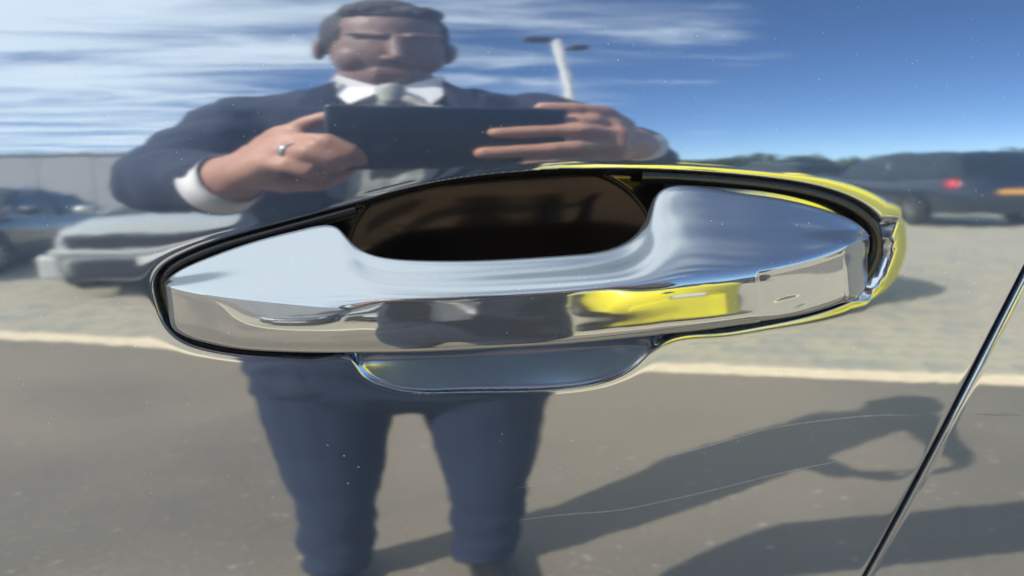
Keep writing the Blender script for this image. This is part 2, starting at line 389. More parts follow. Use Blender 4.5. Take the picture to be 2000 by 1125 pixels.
# folded flange going in at the shut line, then the rear door with its own rounded edge
zf = np.linspace(.86, 1.25, 160)
def flange(name, sgn, mat, parent, off=.0016):
    prof = [(0, .0012), (.0003, .0022), (.0005, .004), (.0004, .010), (0, .022)]
    V = []; 
    for z in zf:
        for (dx, dy) in prof: V.append((gap_x(z)+sgn*(off-dx), skin_y(z)+dy, z))
    n = len(prof); Fq = [(i*n+j, i*n+j+1, (i+1)*n+j+1, (i+1)*n+j) for i in range(len(zf)-1) for j in range(n-1)]
    return mesh_obj(name, np.array(V, float), Fq, mat, parent)
flange('door_flange', -1, PAINT, door)
xr = np.concatenate([np.linspace(0, .003, 22), np.linspace(.0033, .4, 80)])
XR, ZR = np.meshgrid(xr, zf); XR = XR+gap_x(ZR)+.0016
def rear_y(x, z):
    e = x-gap_x(z)-.0016
    return skin_y(z)+.0003+.0011*np.exp(-np.maximum(e, 0)/.0005)
rear = grid_mesh('rear_door', XR, ZR, rear_y, PAINT, car)
flange('door_flange', 1, PAINT, rear)
V = []
for z in zf:
    for dx, dy in ((-.003, .013), (-.001, .0105), (.001, .0105), (.003, .013)): V.append((gap_x(z)+dx, skin_y(z)+dy, z))
mesh_obj('door_seal', np.array(V, float), [(i*4+j, i*4+j+1, i*4+5+j, i*4+4+j) for i in range(len(zf)-1) for j in range(3)], RUBBER, car)
# inner body behind the skins, so that no light leaks through
bm = bmesh.new(); box(bm, (0.09, .055, 1.055), (1.1, .02, .42)); bm_obj('inner_panel', bm, BLACK, car)

# gasket between skin and handle foot: strip that follows the outline just inside it
ring = OL[::3]; nrm = np.roll(ring, -1, 0)-np.roll(ring, 1, 0); nrm = np.c_[-nrm[:, 1], nrm[:, 0]]; nrm /= np.linalg.norm(nrm, axis=1)[:, None]
if sdf(ring[:1]+nrm[:1]*.002)[0] < 0: nrm = -nrm
keep = ~((ring[:, 0] > xb0-.006) & (ring[:, 0] < xb1+.004) & (ring[:, 1] < zmid))
topo = (ring[:, 0] > xb0+.004) & (ring[:, 0] < on_skin(1250, 330).x) & (ring[:, 1] > zmid)
def strip(name, inset, ydep, rad, sel, mat):
    V = []; Fq = []; m = 10; idx = [i for i in range(len(ring)) if sel[i]]
    for i in idx:
        p = ring[i]+nrm[i]*inset
        for k in range(m):
            a = 2*math.pi*k/m; q = p+nrm[i]*(rad*math.cos(a))
            V.append((q[0], float(skin_y(q[1]))+ydep+rad*.8*math.sin(a), q[1]))
    for j, i in enumerate(idx[:-1]):
        if idx[j+1] != i+1: continue
        for k in range(m):
            q = (k+1) % m; Fq.append((j*m+k, j*m+q, (j+1)*m+q, (j+1)*m+k))
    if sel[0] and sel[-1]:
        j = len(idx)-1
        for k in range(m):
            q = (k+1) % m; Fq.append((j*m+k, j*m+q, q, k))
    return mesh_obj(name, np.array(V, float), Fq, mat, car)
kk = keep & ~topo; n_ = len(kk); st_ = [i for i in range(n_) if kk[i] and not kk[i-1]]
for a_ in st_:
    b_ = a_; m_ = np.zeros(n_, bool); order = []
    while kk[b_ % n_] and len(order) < n_: order.append(b_ % n_); b_ += 1
    rv = ring.copy(); nvv = nrm.copy(); ring = np.roll(rv, -a_, 0); nrm = np.roll(nvv, -a_, 0)
    m_[:len(order)] = True; m_[-1] = False if len(order) < n_ else True
    strip('handle_gasket', .0027, .0040, .0025, m_, RUBBER); ring, nrm = rv, nvv

# ------------------------------------------------------------ the pull handle
ST = [  # top-back edge,   ridge,        bottom edge,  y back, y ridge
 ((322, 552), (321, 560), (331, 622), -.0005, -.0022),
 ((327, 545), (325, 560), (334, 636), -.0015, -.0045),
 ((345, 531), (345, 566), (352, 653), -.0022, -.0076),
 ((400, 505), (400, 577), (405, 671), -.0025, -.0126),
 ((500, 470), (500, 592), (480, 684), -.0028, -.0178),
 ((590, 447), (600, 602), (580, 689), -.0030, -.0218),
 ((640, 439), (665, 605), (655, 690), -.0034, -.0241),
 ((663, 447), (700, 605), (700, 690), -.0050, -.0250),
 ((690, 476), (740, 603), (740, 690), -.0085, -.0258),
 ((738, 500), (790, 600), (790, 689), -.0125, -.0265),
 ((820, 508), (850, 597), (850, 687), -.0145, -.0272),
 ((1000, 505), (1000, 588), (1000, 679), -.0150, -.0280),
 ((1120, 497), (1120, 580), (1110, 671), -.0148, -.0284),
 ((1190, 486), (1190, 574), (1180, 665), -.0130, -.0285),
 ((1232, 466), (1230, 570), (1220, 661), -.0100, -.0285),
 ((1260, 430), (1265, 566), (1260, 657), -.0070, -.0284),
 ((1275, 390), (1295, 562), (1290, 653), -.0045, -.0283),
 ((1300, 367), (1330, 557), (1330, 649), -.0034, -.0281),
 ((1400, 371), (1420, 546), (1420, 638), -.0030, -.0271),
 ((1500, 384), (1500, 534), (1500, 627), -.0028, -.0254),
 ((1600, 406), (1590, 514), (1590, 610), -.0025, -.0210),
 ((1660, 428), (1650, 492), (1650, 592), -.0022, -.0142),
 ((1688, 448), (1682, 474), (1680, 578), -.0015, -.0066),
 ((1698, 460), (1695, 468), (1692, 562), -.0005, -.0030),
]
NC = []
for k, (tb, rg, fb, yb, yr) in enumerate(ST):
    TB, RG, FB = np.array(at(*tb, yb)), np.array(at(*rg, yr)), np.array(at(*fb, yr+.0035*min(1, -yr/.02)))
    dep = yb-yr                       # how far the ridge stands out
    ax = np.array([0, -1, 0.]); h = RG[2]-FB[2]
    def mixp(a, b, t): return a+(b-a)*t
    nT = np.array([0, -(TB[2]-RG[2]), -(dep)]); nT = np.array([0, -1, 1.])/1.414
    pad = sstep(.3, 1, abs((rg[0]-1000)/700.))
    kd = min(1, dep/.016); wR = float(sstep(880, 1150, rg[0]))
    pts = [TB,
           mixp(TB, RG, .30)+nT*(.0010-.0009*pad)*kd,
           mixp(TB, RG, .62)+nT*(.0019-.0012*pad)*kd,
           mixp(TB, RG, .87)+nT*(.0015-.0007*pad)*kd,
           RG+np.array([0, (.00036+.00010*wR)*kd, 0]),
           mixp(RG, FB, .30)*[1, 0, 1]+[0, yr+(.00006+.00006*wR)*kd, 0],
           mixp(RG, FB, .62)*[1, 0, 1]+[0, yr+(.00022-.00022*wR)*kd, 0],
           mixp(RG, FB, .90)*[1, 0, 1]+[0, yr+(.0014-.0008*wR)*kd, 0],
           FB+np.array([0, .0010*kd, 0]),
           FB+np.array([0, (dep)*.45, .0004]),
           np.array([FB[0], yb+.0012, FB[2]+.0012]),
           np.array([(FB[0]+TB[0])/2, yb+.0024, (FB[2]+TB[2])/2])]
    NC.append(pts)
NC = np.array(NC)                      # stations x 12 x 3
sp = np.concatenate([[0], np.cumsum(np.maximum(np.linalg.norm(np.diff(NC[:, 4], axis=0), axis=1), .002))]); SL = sp[-1]
NS, NM = 620, 132
su = np.linspace(0, SL, NS)
net = np.stack([spline(su, sp, NC[:, j]) for j in range(12)], 1)   # NS x 12 x 3
V = np.empty((NS, NM, 3)); mpar = np.empty((NS, NM))
for i in range(NS):
    c = net[i]; ce = np.vstack([c[-3:], c, c[:4]])
    tl = np.concatenate([[0], np.cumsum(np.sqrt(np.linalg.norm(np.diff(ce, axis=0), axis=1)+1e-9))])
    a, b = tl[3], tl[15]
    tq = np.linspace(a, b, NM, endpoint=False)
    V[i] = spline(tq, tl, ce); mpar[i] = np.interp(tq, tl[3:16], np.arange(13))
# even out small wiggles along the length, keep the ends
for _ in range(6): V[2:-2] = (V[1:-3]+2*V[2:-2]+V[3:-1])/4
dS = np.gradient(V, axis=0); dM = np.roll(V, -1, 1)-np.roll(V, 1, 1)
N = np.cross(dS, dM); N /= np.linalg.norm(N, axis=2)[..., None]+1e-12
if N[NS//2, np.argmin(np.abs(mpar[NS//2]-5)), 1] > 0: N = -N
front = sstep(3.6, 4.2, mpar)*(1-sstep(8.2, 8.8, mpar))
s_cap = np.interp(at(1474, 570, -.021).x, V[:, NM//2, 0], su)
s_end = np.interp(at(1652, 560, -.012).x, V[:, NM//2, 0], su)
S = np.repeat(su[:, None], NM, 1)
groove = .00028*sstep(s_cap, s_cap+.0014, S)*(1-sstep(s_end-.0014, s_end, S))
V += N*(-groove*front)[..., None]
cen = np.array(at(1528, 590, -.0205)); dv = V-cen
ov = (dv[..., 0]/.0085)**2+((dv[..., 2]-dv[..., 0]*.10)/.0026)**2
V += N*(-.00045*np.exp(-ov**1.6)*(mpar > 4)*(mpar < 8.5))[..., None]
capb = np.clip((S-s_cap)/(SL-s_cap), 0, 1)
idx = np.arange(NS*NM).reshape(NS, NM)
Fq = np.stack([idx[:-1], idx[1:], np.roll(idx, -1, 1)[1:], np.roll(idx, -1, 1)[:-1]], -1)
fm = mpar[:-1]; isback = (fm > 9.2) | (fm < .02); iscap = (S[:-1] > s_cap) & (S[:-1] < s_end) & (fm > 4.0) & (fm < 8.3)
handle = empty('door_handle', (0, 0, 0)); handle.parent = car
def sub(name, sel):
    f = Fq[sel]; u_, inv = np.unique(f, return_inverse=True)
    return V.reshape(-1, 3)[u_], inv.reshape(-1, 4)
def smooth_normals(o, name_sel):
    pass
isgrip = ~iscap & ~isback
gv, gf = sub('g', isgrip); cv, cf = sub('c', iscap); kv, kf = sub('k', isback)
mesh_obj('grip_back', kv, kf, BLACK, handle)
# close both end caps
grip = mesh_obj('handle_grip', gv, gf, CHROME, handle)
cap = mesh_obj('lock_cover', cv, cf, CHROME, handle)
for o in (grip, cap):
    # exact surface normals so that the two parts meet without a shading step
    pass
Nn = np.cross(np.gradient(V, axis=0), np.roll(V, -1, 1)-np.roll(V, 1, 1)); Nn /= np.linalg.norm(Nn, axis=2)[..., None]+1e-12
if Nn[NS//2, np.argmin(np.abs(mpar[NS//2]-5)), 1] > 0: Nn = -Nn
Nf = Nn.reshape(-1, 3)
for o, sel in ((grip, isgrip), (cap, iscap)):
    u_ = np.unique(Fq[sel]); me = o.data
    bmn = bmesh.new(); bmn.from_mesh(me); bmn.free()
    if np.dot(np.array(me.polygons[len(me.polygons)//2].normal), Nf[Fq[sel][len(me.polygons)//2][0]]) < 0: me.flip_normals()
    me.normals_split_custom_set_from_vertices([tuple(a) for a in Nf[u_]])
for (i, yy) in ((0, 0), (NS-1, 0)):
    bm = bmesh.new(); vs = [bm.verts.new(tuple(p)) for p in V[i]]; c = bm.verts.new(tuple(V[i].mean(0)))
    for k in range(NM): bm.faces.new((vs[k], vs[(k+1) % NM], c))
    bm_obj('handle_foot', bm, CHROME, handle, True)

# ------------------------------------------------------------ dust and scratches on the paint
bm = bmesh.new()
spots = [(1790, 118), (1782, 124), (1362, 70), (1600, 155), (1622, 195), (1207, 118), (330, 162), (95, 827), (1690, 250), (172, 75), (1205, 915), (700, 912), (640, 870), (672, 890), (680, 944)]
def speck(p, r, sq=1., ang=0.):
    q = bmesh.ops.create_icosphere(bm, subdivisions=1, radius=r)
    bmesh.ops.transform(bm, matrix=Matrix.Translation(p) @ Matrix.Rotation(ang, 4, 'Y') @ Matrix.Diagonal((sq, .35, 1, 1)), verts=q['verts'])
for _ in range(560):
    px, py = random.uniform(5, 1995), random.triangular(5, 1120, 60)
    p = on_skin(px, py)
    if sdf(np.array([[p.x, p.z]]))[0] > -.004 or abs(p.x-gap_x(p.z)) < .006: continue
    speck(p, random.choice((.00004, .00004, .00005, .00006, .00008, .00011)), random.uniform(1, 1.8), random.uniform(0, 3))
for s_ in spots: speck(on_skin(*s_), .00017, random.uniform(1, 2.4), random.uniform(0, 3))
for k in range(90):                      # on the handle top
    i = random.randrange(40, NS-40); j = int(np.argmin(np.abs(mpar[i]-random.uniform(.4, 6.5))))
    speck(Vector(V[i, j]), random.choice((.00005, .00006, .00009)), random.uniform(1, 1.6), random.uniform(0, 3))
for c in ((1410, 437), (1556, 439), (1580, 437), (1388, 431)):
    P = None; best = 9
    pv = at(*c, -.012)
    dvec = (pv-CAM).normalized(); W_ = V.reshape(-1, 3)-np.array(CAM); t_ = W_@np.array(dvec); e_ = np.linalg.norm(W_-t_[:, None]*np.array(dvec), axis=1)+t_*.02
    speck(Vector(V.reshape(-1, 3)[e_.argmin()]), .0002, 1.5)
o = bm_obj('dust_specks', bm, DUST, None, True); tag(o, 'pale dust specks scattered over the car paint', 'dust', kind='stuff')
# dried drop rings
SCR = pm('scratch', (.42, .44, .45), .5, nscale=400, namt=.2)
def hairline(name, pts, r, parent):
    P = [on_skin(*p) for p in pts]; P = np.array([tuple(p) for p in P])
    t_ = np.concatenate([[0], np.cumsum(np.linalg.norm(np.diff(P, axis=0), axis=1))])
    q = spline(np.linspace(0, t_[-1], 90), t_, P)
    q[:, 1] = skin_y(q[:, 2])
    V_ = []; 
    for i, p in enumerate(q):
        w = r*min(1, i/12, (89-i)/12)+1e-6
        for (a, b) in ((0, -.3), (1, .02), (0, .3), (-1, .02)): V_.append((p[0]+.2*w*a, p[1]+.3*w*b, p[2]+w*a))
    F_ = [(i*4+k, i*4+(k+1) % 4, i*4+4+(k+1) % 4, i*4+4+k) for i in range(89) for k in range(4)]
    return mesh_obj(name, np.array(V_), F_, SCR, parent)
hairline('scratch', [(1000, 955), (1190, 920), (1300, 893), (1400, 866), (1500, 838), (1600, 822), (1700, 812), (1800, 811)], .00018, door)
hairline('scratch', [(1000, 1018), (1100, 1005), (1200, 997), (1300, 978), (1400, 955), (1500, 930), (1600, 908), (1700, 892)], .00018, door)
hairline('scratch', [(1905, 811), (1950, 812), (1998, 812)], .00010, rear)
def dropring(px, py, r, a0=0., a1=2*math.pi):
    P = on_skin(px, py); V_ = []; n = 26
    for i in range(n+1):
        a = a0+(a1-a0)*i/n
        for (dr, dy) in ((0, -.00004), (.00006, .00001), (-.00006, .00001)):
            x, z = P.x+(r+dr)*math.cos(a), P.z+(r*.8+dr)*math.sin(a); V_.append((x, float(skin_y(z))+dy, z))
    F_ = [(i*3+k, i*3+(k+1) % 3, i*3+3+(k+1) % 3, i*3+3+k) for i in range(n) for k in range(3)]
    return mesh_obj('water_mark', np.array(V_), F_, SCR, door)
dropring(190, 893, .0016, math.pi, 2*math.pi); dropring(95, 826, .0008, math.pi, 2*math.pi)

#@@WORLD
# ------------------------------------------------------------ GROUND
def sheet(name, pts, z, mat):
    return tag(mesh_obj(name, [(x, y, z) for x, y in pts], [tuple(range(len(pts)))], mat, None, False), kind='structure')
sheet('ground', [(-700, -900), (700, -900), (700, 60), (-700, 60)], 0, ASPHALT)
P0 = Vector((0, -2.742)); E1 = Vector((.898, .439)).normalized(); E2 = Vector((E1.y, -E1.x))
def LG(a, b): return (P0.x+E1.x*a+E2.x*b, P0.y+E1.y*a+E2.y*b)
# line: worn edges, cut into a ragged strip
top, bot = [], []
for i in range(241):
    a = -12+24*i/240
    top.append(LG(a, .085+random.uniform(-.004, .004))); bot.append(LG(a, -.085+random.uniform(-.004, .004)))
vs = [(x, y, .006) for x, y in top+bot]; n = 241
tag(mesh_obj('road_marking', vs, [(i, i+1, n+i+1, n+i) for i in range(n-1)], CREAM, None, False), kind='structure')
paving = sheet('paving', [LG(-14, .10), LG(16, .10), LG(16, 60), LG(-14, 60)], .004, PAVER)
paving.name = 'paving'
def block_mesh(mat, nm):
    bm = bmesh.new(); box(bm, (0, 0, 0), (.0975, .1975, .03))
    es = [e for e in bm.edges if all(v.co.z > 0 for v in e.verts)]
    bmesh.ops.bevel(bm, geom=es, offset=.004, segments=1, affect='EDGES')
    bmesh.ops.delete(bm, geom=[f for f in bm.faces if f.normal.z < -.9], context='FACES')
    me = bpy.data.meshes.new(nm); bm.to_mesh(me); bm.free(); me.materials.append(mat); return me
# joints are shallow, filled with sand
BMS = [block_mesh(m, 'brick') for m in (PAVER, PAVER2, PAVER3)]
ang = math.atan2(E1.y, E1.x)
cells = []
for r_ in range(44):
    for c_ in range(-70, 80):
        a = c_*.10; b = .20+r_*.20
        if r_ % 2: a += .05
        x, y = LG(a, b)
        cells.append((max(0, -y-.3)+abs(x-1.3)*.75, x, y))
cells.sort(); near_c = cells[:298]; far_c = cells[298:]
for d_, x, y in near_c:
    o = bpy.data.objects.new('brick', random.choice(BMS)); COL.objects.link(o); o.parent = paving
    o.location = (x, y, -.0075+random.uniform(-.0012, .0012)); o.rotation_euler = (random.uniform(-.006, .006), random.uniform(-.006, .006), ang)
src = [np.array([v.co for v in m.vertices]) for m in BMS[:1]][0]; srcf = [tuple(p.vertices) for p in BMS[0].polygons]
A_ = np.array([[math.cos(ang), -math.sin(ang), 0], [math.sin(ang), math.cos(ang), 0], [0, 0, 1]])
for mi, mt in enumerate((PAVER, PAVER2, PAVER3)):
    VV, FF = [], []
    for k, (d_, x, y) in enumerate(far_c):
        if (k*7+k//3) % 3 != mi: continue
        base = len(VV)*len(src); VV.append(src@A_.T+np.array([x, y, -.0075+random.uniform(-.001, .001)]))
        FF += [tuple(i+base for i in f) for f in srcf]
    o = mesh_obj('bricks', [tuple(p) for p in np.concatenate(VV)], FF, mt, paving, False); o['kind'] = 'stuff'

# grit on the asphalt, close to the car
GRIT = pm('pale_grit', (.36, .34, .31), .8, nscale=30, namt=.3)
bm = bmesh.new()
for _ in range(1500):
    x, y = random.uniform(-2.2, 3.2), random.uniform(-2.6, -.35)
    if (Vector((x, y))-P0).dot(E2) > -.12: continue
    r_ = random.choice((.002, .003, .003, .005))
    q = bmesh.ops.create_icosphere(bm, subdivisions=1, radius=r_)
    bmesh.ops.transform(bm, matrix=Matrix.Translation((x, y, r_*.2)) @ Matrix.Diagonal((random.uniform(.8, 1.6), random.uniform(.8, 1.6), .5, 1)), verts=q['verts'])
tag(bm_obj('grit', bm, GRIT), 'pale grit scattered over the asphalt by the car', 'grit', kind='stuff')

# ------------------------------------------------------------ FAR THINGS
CLAD = pm('grey_cladding', (.36, .37, .385), .6, nscale=.6, namt=.06)
CLAD2 = pm('grey_cladding_b', (.35, .36, .378), .6, nscale=.6, namt=.06)
ROOFM = pm('grey_roof_sheet', (.33, .34, .36), .5, nscale=.5, namt=.08)
GLASSD = pm('dark_window_glass', (.02, .03, .04), .05, nscale=2, namt=.2)
CRM = pm('cream_render', (.62, .55, .40), .8, nscale=.3, namt=.05)
def place(root, x, y, rz): root.location = (x, y, 0); root.rotation_euler = (0, 0, rz)
wh = empty('warehouse', (-30, -33, 0)); tag(wh, 'long low warehouse with grey cladding panels behind the silver coupe', 'warehouse')
bm = bmesh.new(); box(bm, (0, -8, 2.2), (48, 16, 4.4)); bm_obj('wall', bm, ROOFM, wh)
for i in range(24):
    bm = bmesh.new(); box(bm, (-23+i*2, .04, 2.25), (1.97, .08, 4.5), bev=.006); bm_obj('panel', bm, (CLAD, CLAD2)[i % 2], wh)
bm = bmesh.new()
for i in range(2):
    s = 1 if i == 0 else -1
    vs = [bm.verts.new(p) for p in ((-24.3, .2, 4.5), (24.3, .2, 4.5), (24.3, .2, 4.7), (-24.3, .2, 4.7), (-24.3, -8, 5.0), (24.3, -8, 5.0), (-24.3, -16.4, 4.7), (24.3, -16.4, 4.7), (-24.3, -16.4, 4.5), (24.3, -16.4, 4.5))]
    if i: break
    for f in ((0, 1, 2, 3), (3, 2, 5, 4), (4, 5, 7, 6), (6, 7, 9, 8), (0, 8, 9, 1), (0, 3, 4, 6, 8), (1, 9, 7, 5, 2)): bm.faces.new([vs[k] for k in f])
bmesh.ops.delete(bm, geom=[v for v in bm.verts if not v.link_faces], context='VERTS')
bm_obj('roof', bm, ROOFM, wh)
place(wh, -29.5, -31, 0)
def simple_house(name, label, x, y, w, h, d):
    b = empty(name, (0, 0, 0)); tag(b, label, 'building')
    bm = bmesh.new(); box(bm, (0, 0, h/2), (w, d, h)); bm_obj('wall', bm, CRM, b)
    bm = bmesh.new(); box(bm, (0, 0, h+.12), (w+.4, d+.4, .24), bev=.03); bm_obj('roof', bm, ROOFM, b)
    for i in range(int(w//3)):
        for z in ((1.4,) if h < 4.4 else (1.3, h-1.2)):
            bm = bmesh.new(); box(bm, (-w/2+1.6+i*3, d/2+.02, z), (1.2, .06, .9)); o = bm_obj('window', bm, GLASSD, b)
            bm = bmesh.new(); box(bm, (-w/2+1.6+i*3, d/2+.06, z-.5), (1.4, .12, .08)); bm_obj('sill', bm, CLAD, o)
    place(b, x, y, R(12)); return b
simple_house('cream_block', 'cream flat-roofed building between the tree clump and the dark estate', 50, -70, 12, 5.2, 8)
simple_house('cream_block', 'small cream block in place of a low cloud, left edge of the tree clump', 28.5, -76, 4.5, 5.6, 6)  # a house put in where a low cream cloud would show

LEAF = [pm('leaf_dark', (.030, .050, .022), .7, nscale=1.5, namt=.3), pm('leaf_mid', (.050, .075, .028), .7, nscale=1.5, namt=.3)]
BARK = pm('bark', (.08, .065, .05), .9, nscale=6, namt=.3)
def tree(h, w, mat, seed):
    rr = random.Random(seed)
    t = empty('tree', (0, 0, 0))
    bm = bmesh.new(); capsule(bm, (0, 0, 0), (0, 0, h*.55), w*.045, w*.02, n=8, rings=2)
    for k in range(5):
        a = rr.uniform(0, 6.28); capsule(bm, (0, 0, h*rr.uniform(.25, .5)), (math.cos(a)*w*.3, math.sin(a)*w*.3, h*rr.uniform(.55, .8)), w*.02, w*.008, n=6, rings=2)
    bm_obj('trunk', bm, BARK, t, True)
    lobes = [(rr.gauss(0, w*.24), rr.gauss(0, w*.24), h*rr.uniform(.38, .86), w*rr.uniform(.16, .26)) for _ in range(12)]
    V_, F_ = [], []
    for k in range(1500):
        cx, cy, cz, r_ = rr.choice(lobes)
        d = Vector((rr.gauss(0, 1), rr.gauss(0, 1), rr.gauss(0, 1))).normalized()*r_*rr.uniform(.55, 1.05)
        c = Vector((cx, cy, cz))+d; q = Vector((rr.gauss(0, 1), rr.gauss(0, 1), rr.gauss(0, 1))).normalized()
        u_ = q.orthogonal().normalized()*w*.035; v_ = q.cross(u_)
        b_ = len(V_); V_ += [c+u_, c+v_, c-u_, c-v_]; F_.append((b_, b_+1, b_+2, b_+3))
    mesh_obj('crown', V_, F_, mat, t, False)
    return t
tl = [(25.5, 60, 4.0, 5, 'lowest tree, at the left end of the far clump'), (29, 60, 4.7, 6, 'round dark tree second from left in the far clump'), (33.5, 61, 5.0, 7, 'tallest dark tree in the middle of the far clump'),
      (37.5, 60, 4.6, 6, 'olive tree right of the tallest one'), (41, 58, 3.9, 5, 'small olive tree beside the cream building'), (62, 75, 5.6, 9, 'dark tree behind the dark estate car'), (70, 72, 6.2, 9, 'broad tree at the right edge behind the parked cars'),
      (46, 86, 4.2, 8, 'distant hazy tree behind the cream building')]
for i, (x, y, h, w, lb) in enumerate(tl):
    t = tree(h*1.18, w*1.1, LEAF[1 if 'olive' in lb else 0], i); place(t, x, -y, i)
    tag(t, lb, 'tree', 'trees beyond the car park')
# far wooded rise that closes the horizon
V_, F_ = [], []
for i in range(181):
    a = math.pi*(i/180); rad = 420
    hgt = 5.5+2.2*noise.noise(Vector((i*.13, 2, 0)))+.9*noise.noise(Vector((i*.9, 5, 0)))
    x, y = rad*math.cos(a), -rad*math.sin(a)
    V_ += [(x, y, -.5), (x*1.02, y*1.02, hgt), (x*1.15, y*1.15, hgt*.6)]
for i in range(180):
    b_ = i*3; F_ += [(b_, b_+3, b_+4, b_+1), (b_+1, b_+4, b_+5, b_+2)]
tag(mesh_obj('hills', V_, F_, pm('far_woods', (.045, .06, .05), .9, nscale=.05, namt=.3), None, True), kind='structure')

# lamp post with two heads
POST = pm('galvanised_post', (.62, .63, .62), .6, nscale=9, namt=.08)
lp = empty('lamp_post'); tag(lp, 'tall pale lamp post with two dark lamp heads, above the right shoulder', 'lamp post')
bm = bmesh.new(); capsule(bm, (0, 0, .3), (0, 0, 6.1), .085, .065, n=16); bm_obj('post', bm, POST, lp, True)
bm = bmesh.new(); capsule(bm, (0, 0, 0), (0, 0, .9), .12, .12, n=16); bm_obj('base', bm, POST, lp, True)
for s, l_, z_, hw_ in ((-1, .26, 6.12, .42), (1, .26, 5.72, .26)):
    bm = bmesh.new(); capsule(bm, (0, 0, z_-.06), (s*l_*.6, 0, z_), .03, .03, n=10); a_ = bm_obj('lamp_arm', bm, BLACK, lp, True)
    bm = bmesh.new(); box(bm, (s*l_, .03*s, z_+.03), (hw_, .26, .16), bev=.05); bm_obj('lamp_head', bm, BLACK, lp)
place(lp, 2.28, -9, R(8))

# ------------------------------------------------------------ PARKED CARS
def mkpaint(name, c, metal=.25, rough=.25): 
    m = pm(name, c, rough, metal, nscale=3, namt=.04, coat=1.); return m
TYRE = pm('tyre_rubber', (.018, .018, .019), .8, nscale=40, namt=.2)
RIMM = pm('alloy', (.55, .56, .57), .3, 1., nscale=20, namt=.05)
GLS = pm('car_glass', (.015, .02, .022), .04, nscale=3, namt=.1)
LAMPC = pm('clear_lamp', (.75, .77, .8), .08, .6, nscale=30, namt=.1)
LAMPR = pm('red_lamp', (.62, .012, .02), .15, nscale=30, namt=.15)
PLW = pm('white_plate', (.8, .8, .78), .4, nscale=40, namt=.03)
PLY = pm('yellow_plate', (.85, .42, .06), .4, nscale=40, namt=.05)
PLG = pm('green_flash', (.02, .35, .12), .4, nscale=40, namt=.05)
def loft(name, secs, mat, parent, capends=True):
    n = len(secs[0]); V_ = [p for s in secs for p in s]; F_ = []
    for i in range(len(secs)-1):
        for k in range(n): q = (k+1) % n; F_.append((i*n+k, i*n+q, (i+1)*n+q, (i+1)*n+k))
    if capends: F_ += [tuple(range(n))[::-1], tuple((len(secs)-1)*n+k for k in range(n))]
    bm = bmesh.new(); vv = [bm.verts.new(p) for p in V_]
    for f in F_: bm.faces.new([vv[k] for k in f])
    return bm_obj(name, bm, mat, parent, True)
def curve_tab(tab, xs_): t = np.array(tab, float); return [np.interp(xs_, t[:, 0], t[:, j]) for j in range(1, t.shape[1])]
